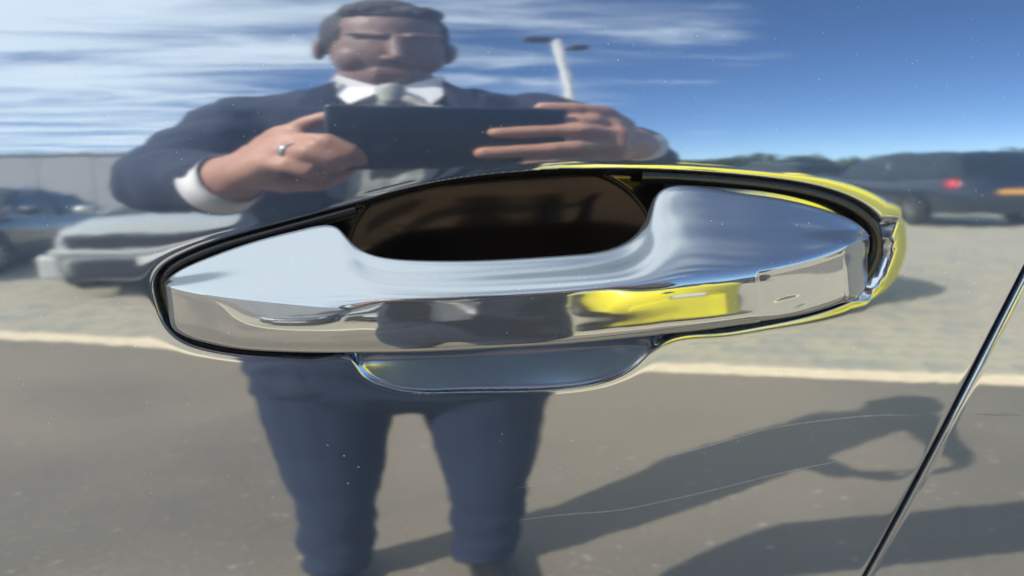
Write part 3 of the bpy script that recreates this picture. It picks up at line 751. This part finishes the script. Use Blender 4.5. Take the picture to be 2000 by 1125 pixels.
def vehicle(name, label, cat, L, W, paint, lower, cabin, wheel_r=.32, wb=(-.31, .31), group=None, plate=None, green=False):
    """x forward. lower: (x/L, half width factor, z bottom, z top); cabin: (x/L, z roof)"""
    c = empty(name); tag(c, label, cat, group)
    xs_ = np.linspace(-.5, .5, 41); hw, zb, zt = curve_tab(lower, xs_)
    for arr in (hw, zt):
        for _ in range(3): arr[1:-1] = (arr[:-2]+2*arr[1:-1]+arr[2:])/4
    secs = []
    for x, w, b, t in zip(xs_, hw, zb, zt):
        w = w*W/2
        half = [(w*.55, b), (w*.90, b+.03), (w*.985, b+.14), (w, b+(t-b)*.5), (w*.985, b+(t-b)*.78), (w*.93, t-.05), (w*.80, t-.008), (w*.45, t+.018)]
        pts = half+[(-a, z) for a, z in half[::-1]]
        secs.append([(x*L, a, z) for a, z in pts])
    body = loft('body', secs, paint, c)
    cx = np.array([p[0] for p in cabin]); xs2 = np.linspace(cx[0], cx[-1], 31); zr, = curve_tab(cabin, xs2)
    for _ in range(2): zr[1:-1] = (zr[:-2]+2*zr[1:-1]+zr[2:])/4
    bt = np.interp(xs2, xs_, zt); secs = []
    for x, r_, b in zip(xs2, zr, bt):
        h = max(r_-b, .004); w = W/2*.86; wr = w*(1-.22*min(1, h/.5))
        half = [(w, b-.05), (w*.985, b+.01), ((w+wr)/2, b+h*.55), (wr*1.0, b+h*.90), (wr*.86, b+h*.985), (wr*.4, b+h)]
        secs.append([(x*L, a, z) for a, z in half+[(-a, z) for a, z in half[::-1]]])
    loft('windows', secs, GLS, c)
    # roof skin and pillars stand a little proud of the glass
    i0 = [i for i in range(31) if zr[i] > max(zr)-.07]
    secs = []
    for i in i0:
        x, r_, b = xs2[i], zr[i], bt[i]; h = r_-b; w = W/2*.86; wr = w*(1-.22*min(1, h/.5))
        half = [(wr*1.01, b+h*.86), (wr*1.01, b+h*.92), (wr*.87, b+h*1.0+.004), (wr*.4, b+h+.018)]
        low = [(wr*.4, b+h*.9), ]
        secs.append([(x*L, a, z) for a, z in half+[(-a, z) for a, z in half[::-1]]])
    roof = loft('roof', secs, paint, c)
    for s in (-1, 1):
        for fx in (cx[0]*.86, (cx[0]+cx[-1])/2-.01, cx[-1]*.9):
            pts = []
            for xx in (fx, fx*.72 if abs(fx) > .08 else fx):
                r_ = np.interp(xx, xs2, zr); b = np.interp(xx, xs_, zt); h = r_-b; w = W/2*.86; wr = w*(1-.22*min(1, max(h, 0)/.5))
                pts.append(Vector((xx*L, s*(w if xx == fx and len(pts) == 0 else wr), b if len(pts) == 0 else r_-.05)))
            bm = bmesh.new(); capsule(bm, pts[0], pts[1], .035, .03, n=8, rings=2); bm_obj('pillar', bm, paint, c, True)
        bm = bmesh.new(); ellipsoid(bm, (cx[-1]*.72*L, s*(W/2+.06), np.interp(cx[-1]*.72, xs_, zt)+.05), (.07, .11, .075), n=2); bm_obj('mirror', bm, paint, c, True)
        fw = np.interp(.47, xs_, hw)*W/2
        bm = bmesh.new(); ellipsoid(bm, (.468*L, s*fw*.74, np.interp(.46, xs_, zt)-.10), (.10, .21, .065), n=2); bm_obj('headlight', bm, LAMPC, c, True)
        rw = np.interp(-.48, xs_, hw)*W/2
        bm = bmesh.new(); ellipsoid(bm, (-.478*L, s*rw*.80, np.interp(-.47, xs_, zt)-.14), (.08, .22, .13), n=2); bm_obj('tail_light', bm, LAMPR, c, True)
        for fx in wb:
            bm = bmesh.new(); n_ = 26
            prof = [(.0, wheel_r*.62), (.0, wheel_r*.94), (.025, wheel_r), (.19, wheel_r), (.215, wheel_r*.94), (.215, wheel_r*.62)]
            ringv = [[bm.verts.new((math.cos(6.2832*k/n_)*r_, h_, math.sin(6.2832*k/n_)*r_)) for k in range(n_)] for h_, r_ in prof]
            for A, B in zip(ringv[:-1], ringv[1:]):
                for k in range(n_): bm.faces.new((A[k], A[(k+1) % n_], B[(k+1) % n_], B[k]))
            w_ = bm_obj('wheel', bm, TYRE, c, True); yo = s*(W/2-.20) if s > 0 else s*(W/2)-.015
            w_.location = (fx*L, yo, wheel_r)
            bm = bmesh.new(); yy = .205 if s > 0 else .01
            for k in range(10):
                a = 6.2832*k/10; box(bm, (math.cos(a)*wheel_r*.32, yy, math.sin(a)*wheel_r*.32), (wheel_r*.62, .02, .035), Matrix.Rotation(-a, 3, 'Y'))
            ri = bm_obj('rim', bm, RIMM, w_)
            bm = bmesh.new(); n_ = 24
            A = [bm.verts.new((fx*L+math.cos(math.pi*k/(n_-1))*wheel_r*1.04, s*(W/2+.004), wheel_r+math.sin(math.pi*k/(n_-1))*wheel_r*1.04)) for k in range(n_)]
            B = [bm.verts.new((fx*L+math.cos(math.pi*k/(n_-1))*wheel_r*1.22, s*(W/2+.012), wheel_r+math.sin(math.pi*k/(n_-1))*wheel_r*1.22)) for k in range(n_)]
            C_ = [bm.verts.new((v.co.x, s*(W/2-.12), v.co.z)) for v in A]
            for k in range(n_-1): bm.faces.new((A[k], A[k+1], B[k+1], B[k])); bm.faces.new((A[k], C_[k], C_[k+1], A[k+1]))
            bm_obj('wheel_arch', bm, BLACK, c, True)
    zf_ = np.interp(.5, xs_, zt); zbf = np.interp(.5, xs_, zb)
    bm = bmesh.new(); box(bm, (.5*L-.005, 0, zbf+.10), (.06, W*.66, .11), bev=.02); bm_obj('lower_grille', bm, paint if green else BLACK, c)
    bm = bmesh.new(); box(bm, (-.5*L+.005, 0, zbf+.10), (.06, W*.76, .14), bev=.02); bm_obj('rear_bumper', bm, BLACK, c)
    bm = bmesh.new(); box(bm, (.5*L+.035, 0, zbf+.24), (.015, .52, .11), bev=.004); pf = bm_obj('number_plate', bm, PLW, c)
    if green:
        bm = bmesh.new(); box(bm, (.5*L+.045, .235, zbf+.24), (.004, .045, .10)); bm_obj('green_flash', bm, PLG, pf)
    zr_ = np.interp(-.5, xs_, zt)
    bm = bmesh.new(); box(bm, (-.5*L-.02, 0, zr_-.26 if zr_ > .95 else zbf+.3), (.03, .52, .11), bev=.004); bm_obj('number_plate', bm, PLY, c)
    return c
sport_low = [(-.5, .80, .30, .78), (-.47, .90, .24, .93), (-.38, .98, .20, .96), (-.1, 1, .19, .90), (.15, 1, .19, .96), (.3, .98, .19, .93), (.42, .94, .18, .86), (.48, .86, .18, .76), (.5, .78, .20, .62)]
sport_cab = [(-.42, 1.0), (-.22, 1.24), (-.05, 1.33), (.03, 1.32), (.24, .94)]
NAVY = mkpaint('navy_car_paint', (.012, .018, .030))
DGREY = mkpaint('dark_grey_car_paint', (.03, .033, .04))
COUPE = mkpaint('pale_silver_car_paint', (.40, .42, .40), .3, .35)
YEL = mkpaint('yellow_car_paint', (.86, .76, .02), 0., .3)
v1 = vehicle('parked_car', 'pale silver coupe with wide dark grille, nose-in beside the phone-holding man\'s elbow', 'car', 4.4, 1.86, COUPE, sport_low, sport_cab)
place(v1, -1.60, -7.25, R(86))
SILV = pm('silver_trim', (.62, .62, .60), .35, .3, nscale=20, namt=.06)
bm = bmesh.new(); box(bm, (2.16, 0, .66), (.12, 1.42, .17), bev=.04); bm_obj('grille', bm, BLACK, v1)
bm = bmesh.new(); box(bm, (2.20, 0, .545), (.06, 1.56, .06), bev=.02); bm_obj('silver_trim', bm, SILV, v1)
bm = bmesh.new(); box(bm, (2.17, 0, .35), (.10, 1.40, .26), bev=.05); bm_obj('air_intake', bm, BLACK, v1)
bm = bmesh.new(); box(bm, (2.16, .80, .38), (.10, .16, .28), bev=.04); bm_obj('intake_surround', bm, SILV, v1)
v2 = vehicle('parked_car', 'dark grey saloon at the far left, beside the silver coupe', 'car', 4.5, 1.84, DGREY, sport_low, [(-.46, .95), (-.28, 1.34), (-.05, 1.43), (.03, 1.40), (.20, .9)])
place(v2, -4.5, -8.3, R(88))
v3 = vehicle('parked_car', 'bright yellow low car with green-flash front plate, facing the camera', 'car', 3.95, 1.76, YEL,
    [(-.5, .82, .30, .80), (-.46, .92, .24, .95), (-.3, 1, .20, .97), (.1, 1, .19, 1.04), (.28, .99, .19, 1.07), (.40, .98, .19, 1.07), (.47, .96, .19, 1.02), (.5, .92, .20, .92)],
    [(-.46, .95), (-.34, 1.24), (-.1, 1.35), (.0, 1.33), (.2, 1.06)], wheel_r=.31, wb=(-.32, .31), green=True)
place(v3, 1.92, -5.35, R(93))
bm = bmesh.new(); ellipsoid(bm, (1.965, .30, .74), (.035, .085, .08), n=3); bm_obj('round_badge', bm, BLACK, v3, True)
suv_low = [(-.5, .88, .34, 1.02), (-.46, .96, .28, 1.10), (-.2, 1, .26, 1.08), (.15, 1, .26, 1.04), (.35, .98, .26, 1.0), (.46, .90, .26, .86), (.5, .78, .30, .66)]
suv_cab = [(-.49, 1.08), (-.42, 1.62), (-.1, 1.74), (.05, 1.70), (.24, 1.04)]
v4 = vehicle('parked_car', 'dark estate seen from behind with red lamps and amber rear plate, far right', 'car', 4.7, 1.9, NAVY, suv_low, suv_cab, wheel_r=.35)
place(v4, 9.35, -12.2, R(-86)); v4.scale = (1.1, 1.12, 1.24)
v5 = vehicle('parked_car', 'dark blue hatchback behind the estate, nearer the trees', 'car', 4.3, 1.8, DGREY, suv_low, suv_cab, wheel_r=.34)
place(v5, 10.6, -19.5, R(-95)); v5.scale = (1.1, 1.15, 1.3)

# ------------------------------------------------------------ THE PHOTOGRAPHER
man = empty('person', (0, -.6, 0)); tag(man, 'man in navy suit, white shirt and silver tie holding a phone in both hands', 'person')
MI = Matrix.Translation((0, .6, 0))
def own(o):
    o.parent = man; o.matrix_parent_inverse = MI; return o
V3 = Vector
# --- continuous body: head, neck, arms, hands with five fingers, trunk, legs
bm = bmesh.new()
HC = V3((-.004, -.635, 1.484)); T_ = Matrix.Rotation(R(-9), 3, 'Z') @ Matrix.Rotation(R(-20), 3, 'X')     # head, chin slightly down
def hscale(bm):
    for v in bm.verts: d = v.co-HC; v.co = HC+V3((d.x*1.03, d.y*1.04, d.z*1.16))
def hp(x, y, z): return HC+T_@V3((x, y, z))
ellipsoid(bm, hp(0, -.012, .030), (.071, .090, .085), T_)
ellipsoid(bm, hp(0, .018, -.010), (.066, .068, .078), T_)
ellipsoid(bm, hp(0, .030, -.062), (.050, .050, .050), T_)
ellipsoid(bm, hp(0, .058, -.094), (.024, .022, .020), T_)          # chin
for s in (-1, 1):
    ellipsoid(bm, hp(s*.034, .046, -.026), (.029, .027, .032), T_)  # cheekbone
    capsule(bm, hp(s*.050, .066, .026), hp(s*.014, .082, .024), .0055, .006, n=10, rings=3)   # brow
    capsule(bm, hp(s*.048, .02, -.07), hp(s*.022, .055, -.094), .013, .013, n=10, rings=3)   # jaw
    ellipsoid(bm, hp(s*.010, .090, -.026), (.007, .008, .006), T_, 2)
    ellipsoid(bm, hp(s*.075, -.004, -.006), (.009, .015, .027), T_ @ Matrix.Rotation(s*R(-22), 3, 'Z'))
capsule(bm, hp(0, .080, .018), hp(0, .099, -.022), .008, .0105, n=12, rings=3)                # nose
capsule(bm, hp(-.019, .075, -.054), hp(.019, .075, -.054), .007, .007, n=10, rings=3)        # lips
capsule(bm, hp(-.016, .074, -.064), hp(.016, .074, -.064), .0075, .0075, n=10, rings=3)
hscale(bm)
capsule(bm, (0, -.675, 1.33), hp(0, -.025, -.04), .050, .050, n=20)
def limb(pts, rad, flat=1., n=16):
    for a, b, r0, r1 in zip(pts[:-1], pts[1:], rad[:-1], rad[1:]): capsule(bm, a, b, r0, r1, flat, n=n)
limb([(0, -.67, 1.28), (0, -.66, .88)], [.065, .065])
for s in (-1, 1):
    capsule(bm, (s*.05, -.665, 1.27), (s*.15, -.655, 1.29), .04, .035)
    limb([(s*.085, -.64, .84), (s*.095, -.60, .46), (s*.115, -.635, .09)], [.055, .036, .028])
SHL, ELL, WRL = V3((-.160, -.645, 1.295)), V3((-.198, -.475, 1.150)), V3((-.112, -.302, 1.140))
SHR, ELR, WRR = V3((.172, -.645, 1.305)), V3((.226, -.480, 1.165)), V3((.180, -.330, 1.178))
limb([SHL, ELL, WRL], [.03, .026, .024]); limb([SHR, ELR, WRR], [.03, .026, .024])
def finger(pts, r0, r1):
    n = len(pts)-1
    for i in range(n):
        a = r0+(r1-r0)*i/n; b = r0+(r1-r0)*(i+1)/n
        capsule(bm, pts[i], pts[i+1], a*1.04, b, n=12, rings=4)
def palm(w, ks, r):
    for k in ks: capsule(bm, w, k, r*1.15, r, n=12)
    for a, b in zip(ks[:-1], ks[1:]): capsule(bm, a, b, r*.95, r*.95, n=12)
# left hand (image left)
w = WRL
K = [V3((-.068, -.262, 1.186)), V3((-.061, -.249, 1.176)), V3((-.066, -.244, 1.163)), V3((-.077, -.247, 1.151))]
palm(w, K, .0120)
capsule(bm, w, V3((-.074, -.270, 1.160)), .024, .015)
finger([K[0], V3((-.050, -.250, 1.200)), V3((-.028, -.243, 1.2085)), V3((-.007, -.243, 1.2135))], .0086, .0060)   # index along the top edge
finger([K[1], V3((-.040, -.2265, 1.173)), V3((-.026, -.227, 1.162)), V3((-.021, -.232, 1.153))], .0088, .0072)
finger([K[2], V3((-.050, -.2255, 1.161)), V3((-.037, -.2260, 1.153)), V3((-.034, -.231, 1.148))], .0084, .0070)
finger([K[3], V3((-.064, -.232, 1.149)), V3((-.052, -.231, 1.1435)), V3((-.045, -.237, 1.1405))], .0074, .0062)
finger([V3((-.092, -.280, 1.142)), V3((-.070, -.268, 1.136)), V3((-.048, -.257, 1.136)), V3((-.030, -.255, 1.146))], .0110, .0082)  # thumb behind the phone
# right hand
w = WRR
K = [V3((.150, -.278, 1.200)), V3((.152, -.270, 1.185)), V3((.150, -.269, 1.169)), V3((.150, -.276, 1.155))]
palm(w, K, .0125)
capsule(bm, w, V3((.158, -.288, 1.176)), .027, .018)
finger([V3((.168, -.298, 1.203)), V3((.148, -.276, 1.216)), V3((.124, -.265, 1.2185)), V3((.102, -.260, 1.2185))], .0108, .0076)      # thumb over the top edge
finger([K[1], V3((.125, -.250, 1.187)), V3((.094, -.245, 1.185)), V3((.066, -.241, 1.183))], .0088, .0068)
finger([K[2], V3((.120, -.249, 1.166)), V3((.084, -.243, 1.161)), V3((.056, -.239, 1.159))], .0086, .0066)
finger([K[3], V3((.128, -.258, 1.150)), V3((.104, -.250, 1.146)), V3((.086, -.246, 1.1455))], .0076, .0060)
finger([K[0], V3((.136, -.262, 1.202)), V3((.122, -.257, 1.200)), V3((.112, -.2555, 1.199))], .0086, .0068)
body = own(remeshed('body', bm, .0026, SKIN, smooth_it=7))

bm = bmesh.new()                                     # hair: cap over the skull, short sides, small quiff
ellipsoid(bm, hp(0, -.024, .044), (.0750, .090, .081), T_)
for s in (-1, 1):
    ellipsoid(bm, hp(s*.052, -.018, .030), (.0245, .062, .052), T_); ellipsoid(bm, hp(s*.026, .026, .082), (.036, .036, .022), T_)
    ellipsoid(bm, hp(s*.0655, .012, .012), (.008, .014, .030), T_)
ellipsoid(bm, hp(0, .046, .074), (.044, .022, .016), T_)
ellipsoid(bm, hp(0, -.066, -.008), (.056, .038, .05), T_)
hscale(bm)
own(remeshed('hair', bm, .0035, HAIR, smooth_it=2, disp=lambda c: .0022*noise.noise(c*90)))
for s in (-1, 1):
    bm = bmesh.new(); ellipsoid(bm, hp(s*.031, .0625, .006), (.0105, .0100, .0065), T_); hscale(bm); e_ = own(bm_obj('eye', bm, EYE, None, True))
    bm = bmesh.new(); ellipsoid(bm, hp(s*.031, .0725, .004), (.004, .0015, .004), T_, 2)
    hscale(bm); i_ = bm_obj('iris', bm, IRIS, e_, True)
bm = bmesh.new(); capsule(bm, hp(-.019, .0780, -.059), hp(.019, .0780, -.059), .0042, .0042, n=10, rings=3); hscale(bm); own(bm_obj('mouth', bm, LIPS, None, True))

# --- jacket: one shell, front cut open in a V
def fold(amp, f, seed): return lambda c: amp*(noise.noise(V3((c.x*f, c.y*f, c.z*f*1.6+seed)))+.5*noise.noise(c*f*2.3)-.75*abs(noise.noise(V3((c.x*f*1.5+7, c.y*f*.8, c.z*f*2.2+seed)))))
bm = bmesh.new()
for z0, z1, a0, a1 in ((1.27, 1.12, .104, .102), (1.12, .97, .102, .102), (.97, .80, .102, .108)):
    for sx in (-.075, -.03, .03, .075): capsule(bm, (sx, -.655, z0), (sx*(1.0 if z1 > .9 else 1.12), -.65, z1), a0, a1)
for s in (-1, 1):
    sh = SHL if s < 0 else SHR
    capsule(bm, (s*.045, -.668, 1.335), (s*.145, -.655, 1.305), .058, .050)
    capsule(bm, (s*.07, -.655, 1.27), (s*.125, -.65, 1.28), .085, .065)
for sh, el, wr in ((SHL, ELL, WRL), (SHR, ELR, WRR)):
    capsule(bm, sh, el, .060, .048); q = wr+(el-wr)*.10; capsule(bm, el, q, .050, .034)
V_edge = [(1.372, .055), (1.30, .060), (1.22, .055), (1.15, .050), (1.05, .050), (.95, .040), (.86, .012), (.80, -.01)]
def v_half(z): t = np.array(V_edge[::-1]); return float(np.interp(z, t[:, 0], t[:, 1]))
jk = remeshed('suit_jacket', bm, .006, SUIT, smooth_it=6, disp=fold(.0085, 13, 3))
b2 = bmesh.new(); b2.from_mesh(jk.data)
kill = [f for f in b2.faces if f.normal.y > .15 and f.calc_center_median().y > -.62 and abs(f.calc_center_median().x) < v_half(f.calc_center_median().z) and f.calc_center_median().z > .84]
bmesh.ops.delete(b2, geom=kill, context='FACES'); b2.to_mesh(jk.data); b2.free(); own(jk)
# shirt: slightly smaller trunk, seen inside the V
bm = bmesh.new()
for z0, z1 in ((1.24, 1.05), (1.05, .84)):
    for sx in (-.06, 0, .06): capsule(bm, (sx, -.652, z0), (sx, -.652, z1), .090, .086)
capsule(bm, (0, -.655, 1.30), (-.002, -.655, 1.350), .076, .060)
own(remeshed('shirt', bm, .006, SHIRT, smooth_it=4, disp=fold(.004, 22, 1)))
# collar, lapels, tie, cuffs
def plate(name, pts, mat, th=.004, parent=None, nrm_=V3((0, 1, 0)), sub=3):
    """a thick, slightly bowed cloth panel from an outline given as 3D points"""
    bm = bmesh.new(); vs = [bm.verts.new(p) for p in pts]; f = bm.faces.new(vs)
    bmesh.ops.triangulate(bm, faces=[f]); bmesh.ops.subdivide_edges(bm, edges=bm.edges[:], cuts=sub, use_grid_fill=True)
    r = bmesh.ops.extrude_face_region(bm, geom=bm.faces[:]); ev = [g for g in r['geom'] if isinstance(g, bmesh.types.BMVert)]
    for v in ev: v.co += nrm_*th
    o = bm_obj(name, bm, mat, None, False); return own(o)
FY = -.556
for s in (-1, 1):
    plate('shirt_collar', [(s*.004, -.575, 1.348), (s*.058, -.592, 1.388), (s*.068, -.60, 1.362), (s*.044, -.560, 1.308)], SHIRT, .006)
    plate('lapel', [(s*.058, -.585, 1.372), (s*.088, -.580, 1.345), (s*.104, -.556, 1.255), (s*.088, -.552, 1.242), (s*.092, -.552, 1.222), (s*.048, -.548, 1.06), (s*.040, -.548, 1.06), (s*.052, -.552, 1.22)], SUIT, .005)
plate('tie', [(-.012, -.553, 1.318), (.012, -.553, 1.318), (.027, -.5475, 1.25), (.034, -.546, 1.10), (0, -.546, 1.05), (-.034, -.546, 1.10), (-.027, -.5475, 1.25)], TIEM, .004)
bm = bmesh.new(); capsule(bm, (0, -.552, 1.338), (0, -.548, 1.316), .017, .011, n=14); own(bm_obj('tie_knot', bm, TIEM, None, True))
for zq in (1.287, 1.245, 1.20, 1.155, 1.11):
    h_ = .017 if zq > 1.27 else .024
    plate('tie_stripe', [(-h_, -.5425, zq-.008), (h_, -.5425, zq+.008), (h_, -.5425, zq+.020), (-h_, -.5425, zq+.004)], TIEK, .0015, sub=1)
for wr, el in ((WRL, ELL), (WRR, ELR)):
    hd = (V3((-.070, -.252, 1.166)) if wr is WRL else V3((.150, -.275, 1.178)))-wr; d = -hd.normalized(); wr = wr+hd.normalized()*(.006 if wr is WRL else -.002); bm = bmesh.new(); n_ = 28; a = d.orthogonal().normalized(); b = d.cross(a)
    rows = []
    for h, r_ in ((.002, .0245), (-.002, .0258), (.005, .0270), (.022, .0295), (.022, .028), (.002, .0245)):
        rows.append([bm.verts.new(wr+d*h+a*(r_*math.cos(6.2832*k/n_))+b*(r_*math.sin(6.2832*k/n_))) for k in range(n_)])
    for A, B in zip(rows[:-1], rows[1:]):
        for k in range(n_): bm.faces.new((A[k], A[(k+1) % n_], B[(k+1) % n_], B[k]))
    own(bm_obj('shirt_cuff', bm, SHIRT, None, True))
# ring on the third finger
bm = bmesh.new(); d = (V3((-.050, -.2255, 1.161))-V3((-.066, -.244, 1.163))).normalized(); c = V3((-.059, -.2360, 1.162)); a = d.orthogonal().normalized(); b = d.cross(a)
rows = [[bm.verts.new(c+d*h+a*(r_*math.cos(.2618*k))+b*(r_*math.sin(.2618*k))) for k in range(24)] for h, r_ in ((-.0025, .0088), (-.0025, .0102), (.0025, .0102), (.0025, .0088))]
for A, B in zip(rows, rows[1:]+rows[:1]):
    for k in range(24): bm.faces.new((A[k], A[(k+1) % 24], B[(k+1) % 24], B[k]))
own(bm_obj('wedding_ring', bm, RING, None, True))
# trousers and shoes
bm = bmesh.new()
capsule(bm, (-.055, -.645, .86), (.055, -.645, .86), .115, .115); capsule(bm, (-.06, -.645, .80), (.07, -.645, .80), .11, .11)
for s in (-1, 1):
    x0_, x1_, x2_ = (.092, .096, .122) if s < 0 else (.100, .118, .136)
    capsule(bm, (s*x0_, -.640, .80), (s*x1_, -.600, .45), .092, .059); capsule(bm, (s*x1_, -.600, .45), (s*x2_, -.635, .07), .059, .058)
def tf(c):
    k = max(0, 1-c.z/.5)
    return (.003+.013*k)*noise.noise(V3((c.x*7, c.y*7, c.z*14)))+.0015*noise.noise(c*25)
own(remeshed('trousers', bm, .007, SUIT2, smooth_it=5, disp=tf))
for s in (-1, 1):
    bm = bmesh.new(); x_ = .122 if s < 0 else .138
    capsule(bm, (s*x_, -.665, .045), (s*(x_+.02), -.49, .032), .044, .034, n=16); capsule(bm, (s*x_, -.66, .05), (s*x_, -.645, .10), .040, .040, n=14)
    box(bm, (s*(x_+.010), -.575, .012), (.078, .26, .024), Matrix.Rotation(-s*R(6), 3, 'Z'))
    own(remeshed('shoe', bm, .006, SHOE, smooth_it=3))

# --- phone: stands just behind the taking lens, square to it
PHM = pm('phone_back', (.012, .016, .026), .25, nscale=60, namt=.1)
ph = empty('smartphone'); tag(ph, 'dark smartphone held sideways in both hands', 'phone')
ph.matrix_world = Matrix.Translation(CAM + RGT*.037 + UPV*.0275 - FWD*.0095) @ M3.to_4x4()
bm = bmesh.new(); box(bm, (0, 0, 0), (.156, .072, .008), bev=.0032); bm_obj('phone_body', bm, PHM, ph, True)
bm = bmesh.new(); box(bm, (-.052, -.012, -.0046), (.040, .038, .0016), bev=.0006); cb = bm_obj('camera_bump', bm, PHM, ph)
for (x, y) in ((-.061, -.003), (-.061, -.021), (-.044, -.012)):
    bm = bmesh.new(); r = bmesh.ops.create_cone(bm, segments=28, radius1=.0062, radius2=.0062, depth=.0016, cap_ends=True)
    bmesh.ops.transform(bm, matrix=Matrix.Translation((x, y, -.0060)), verts=r['verts']); bm_obj('lens', bm, GLASSD, cb)
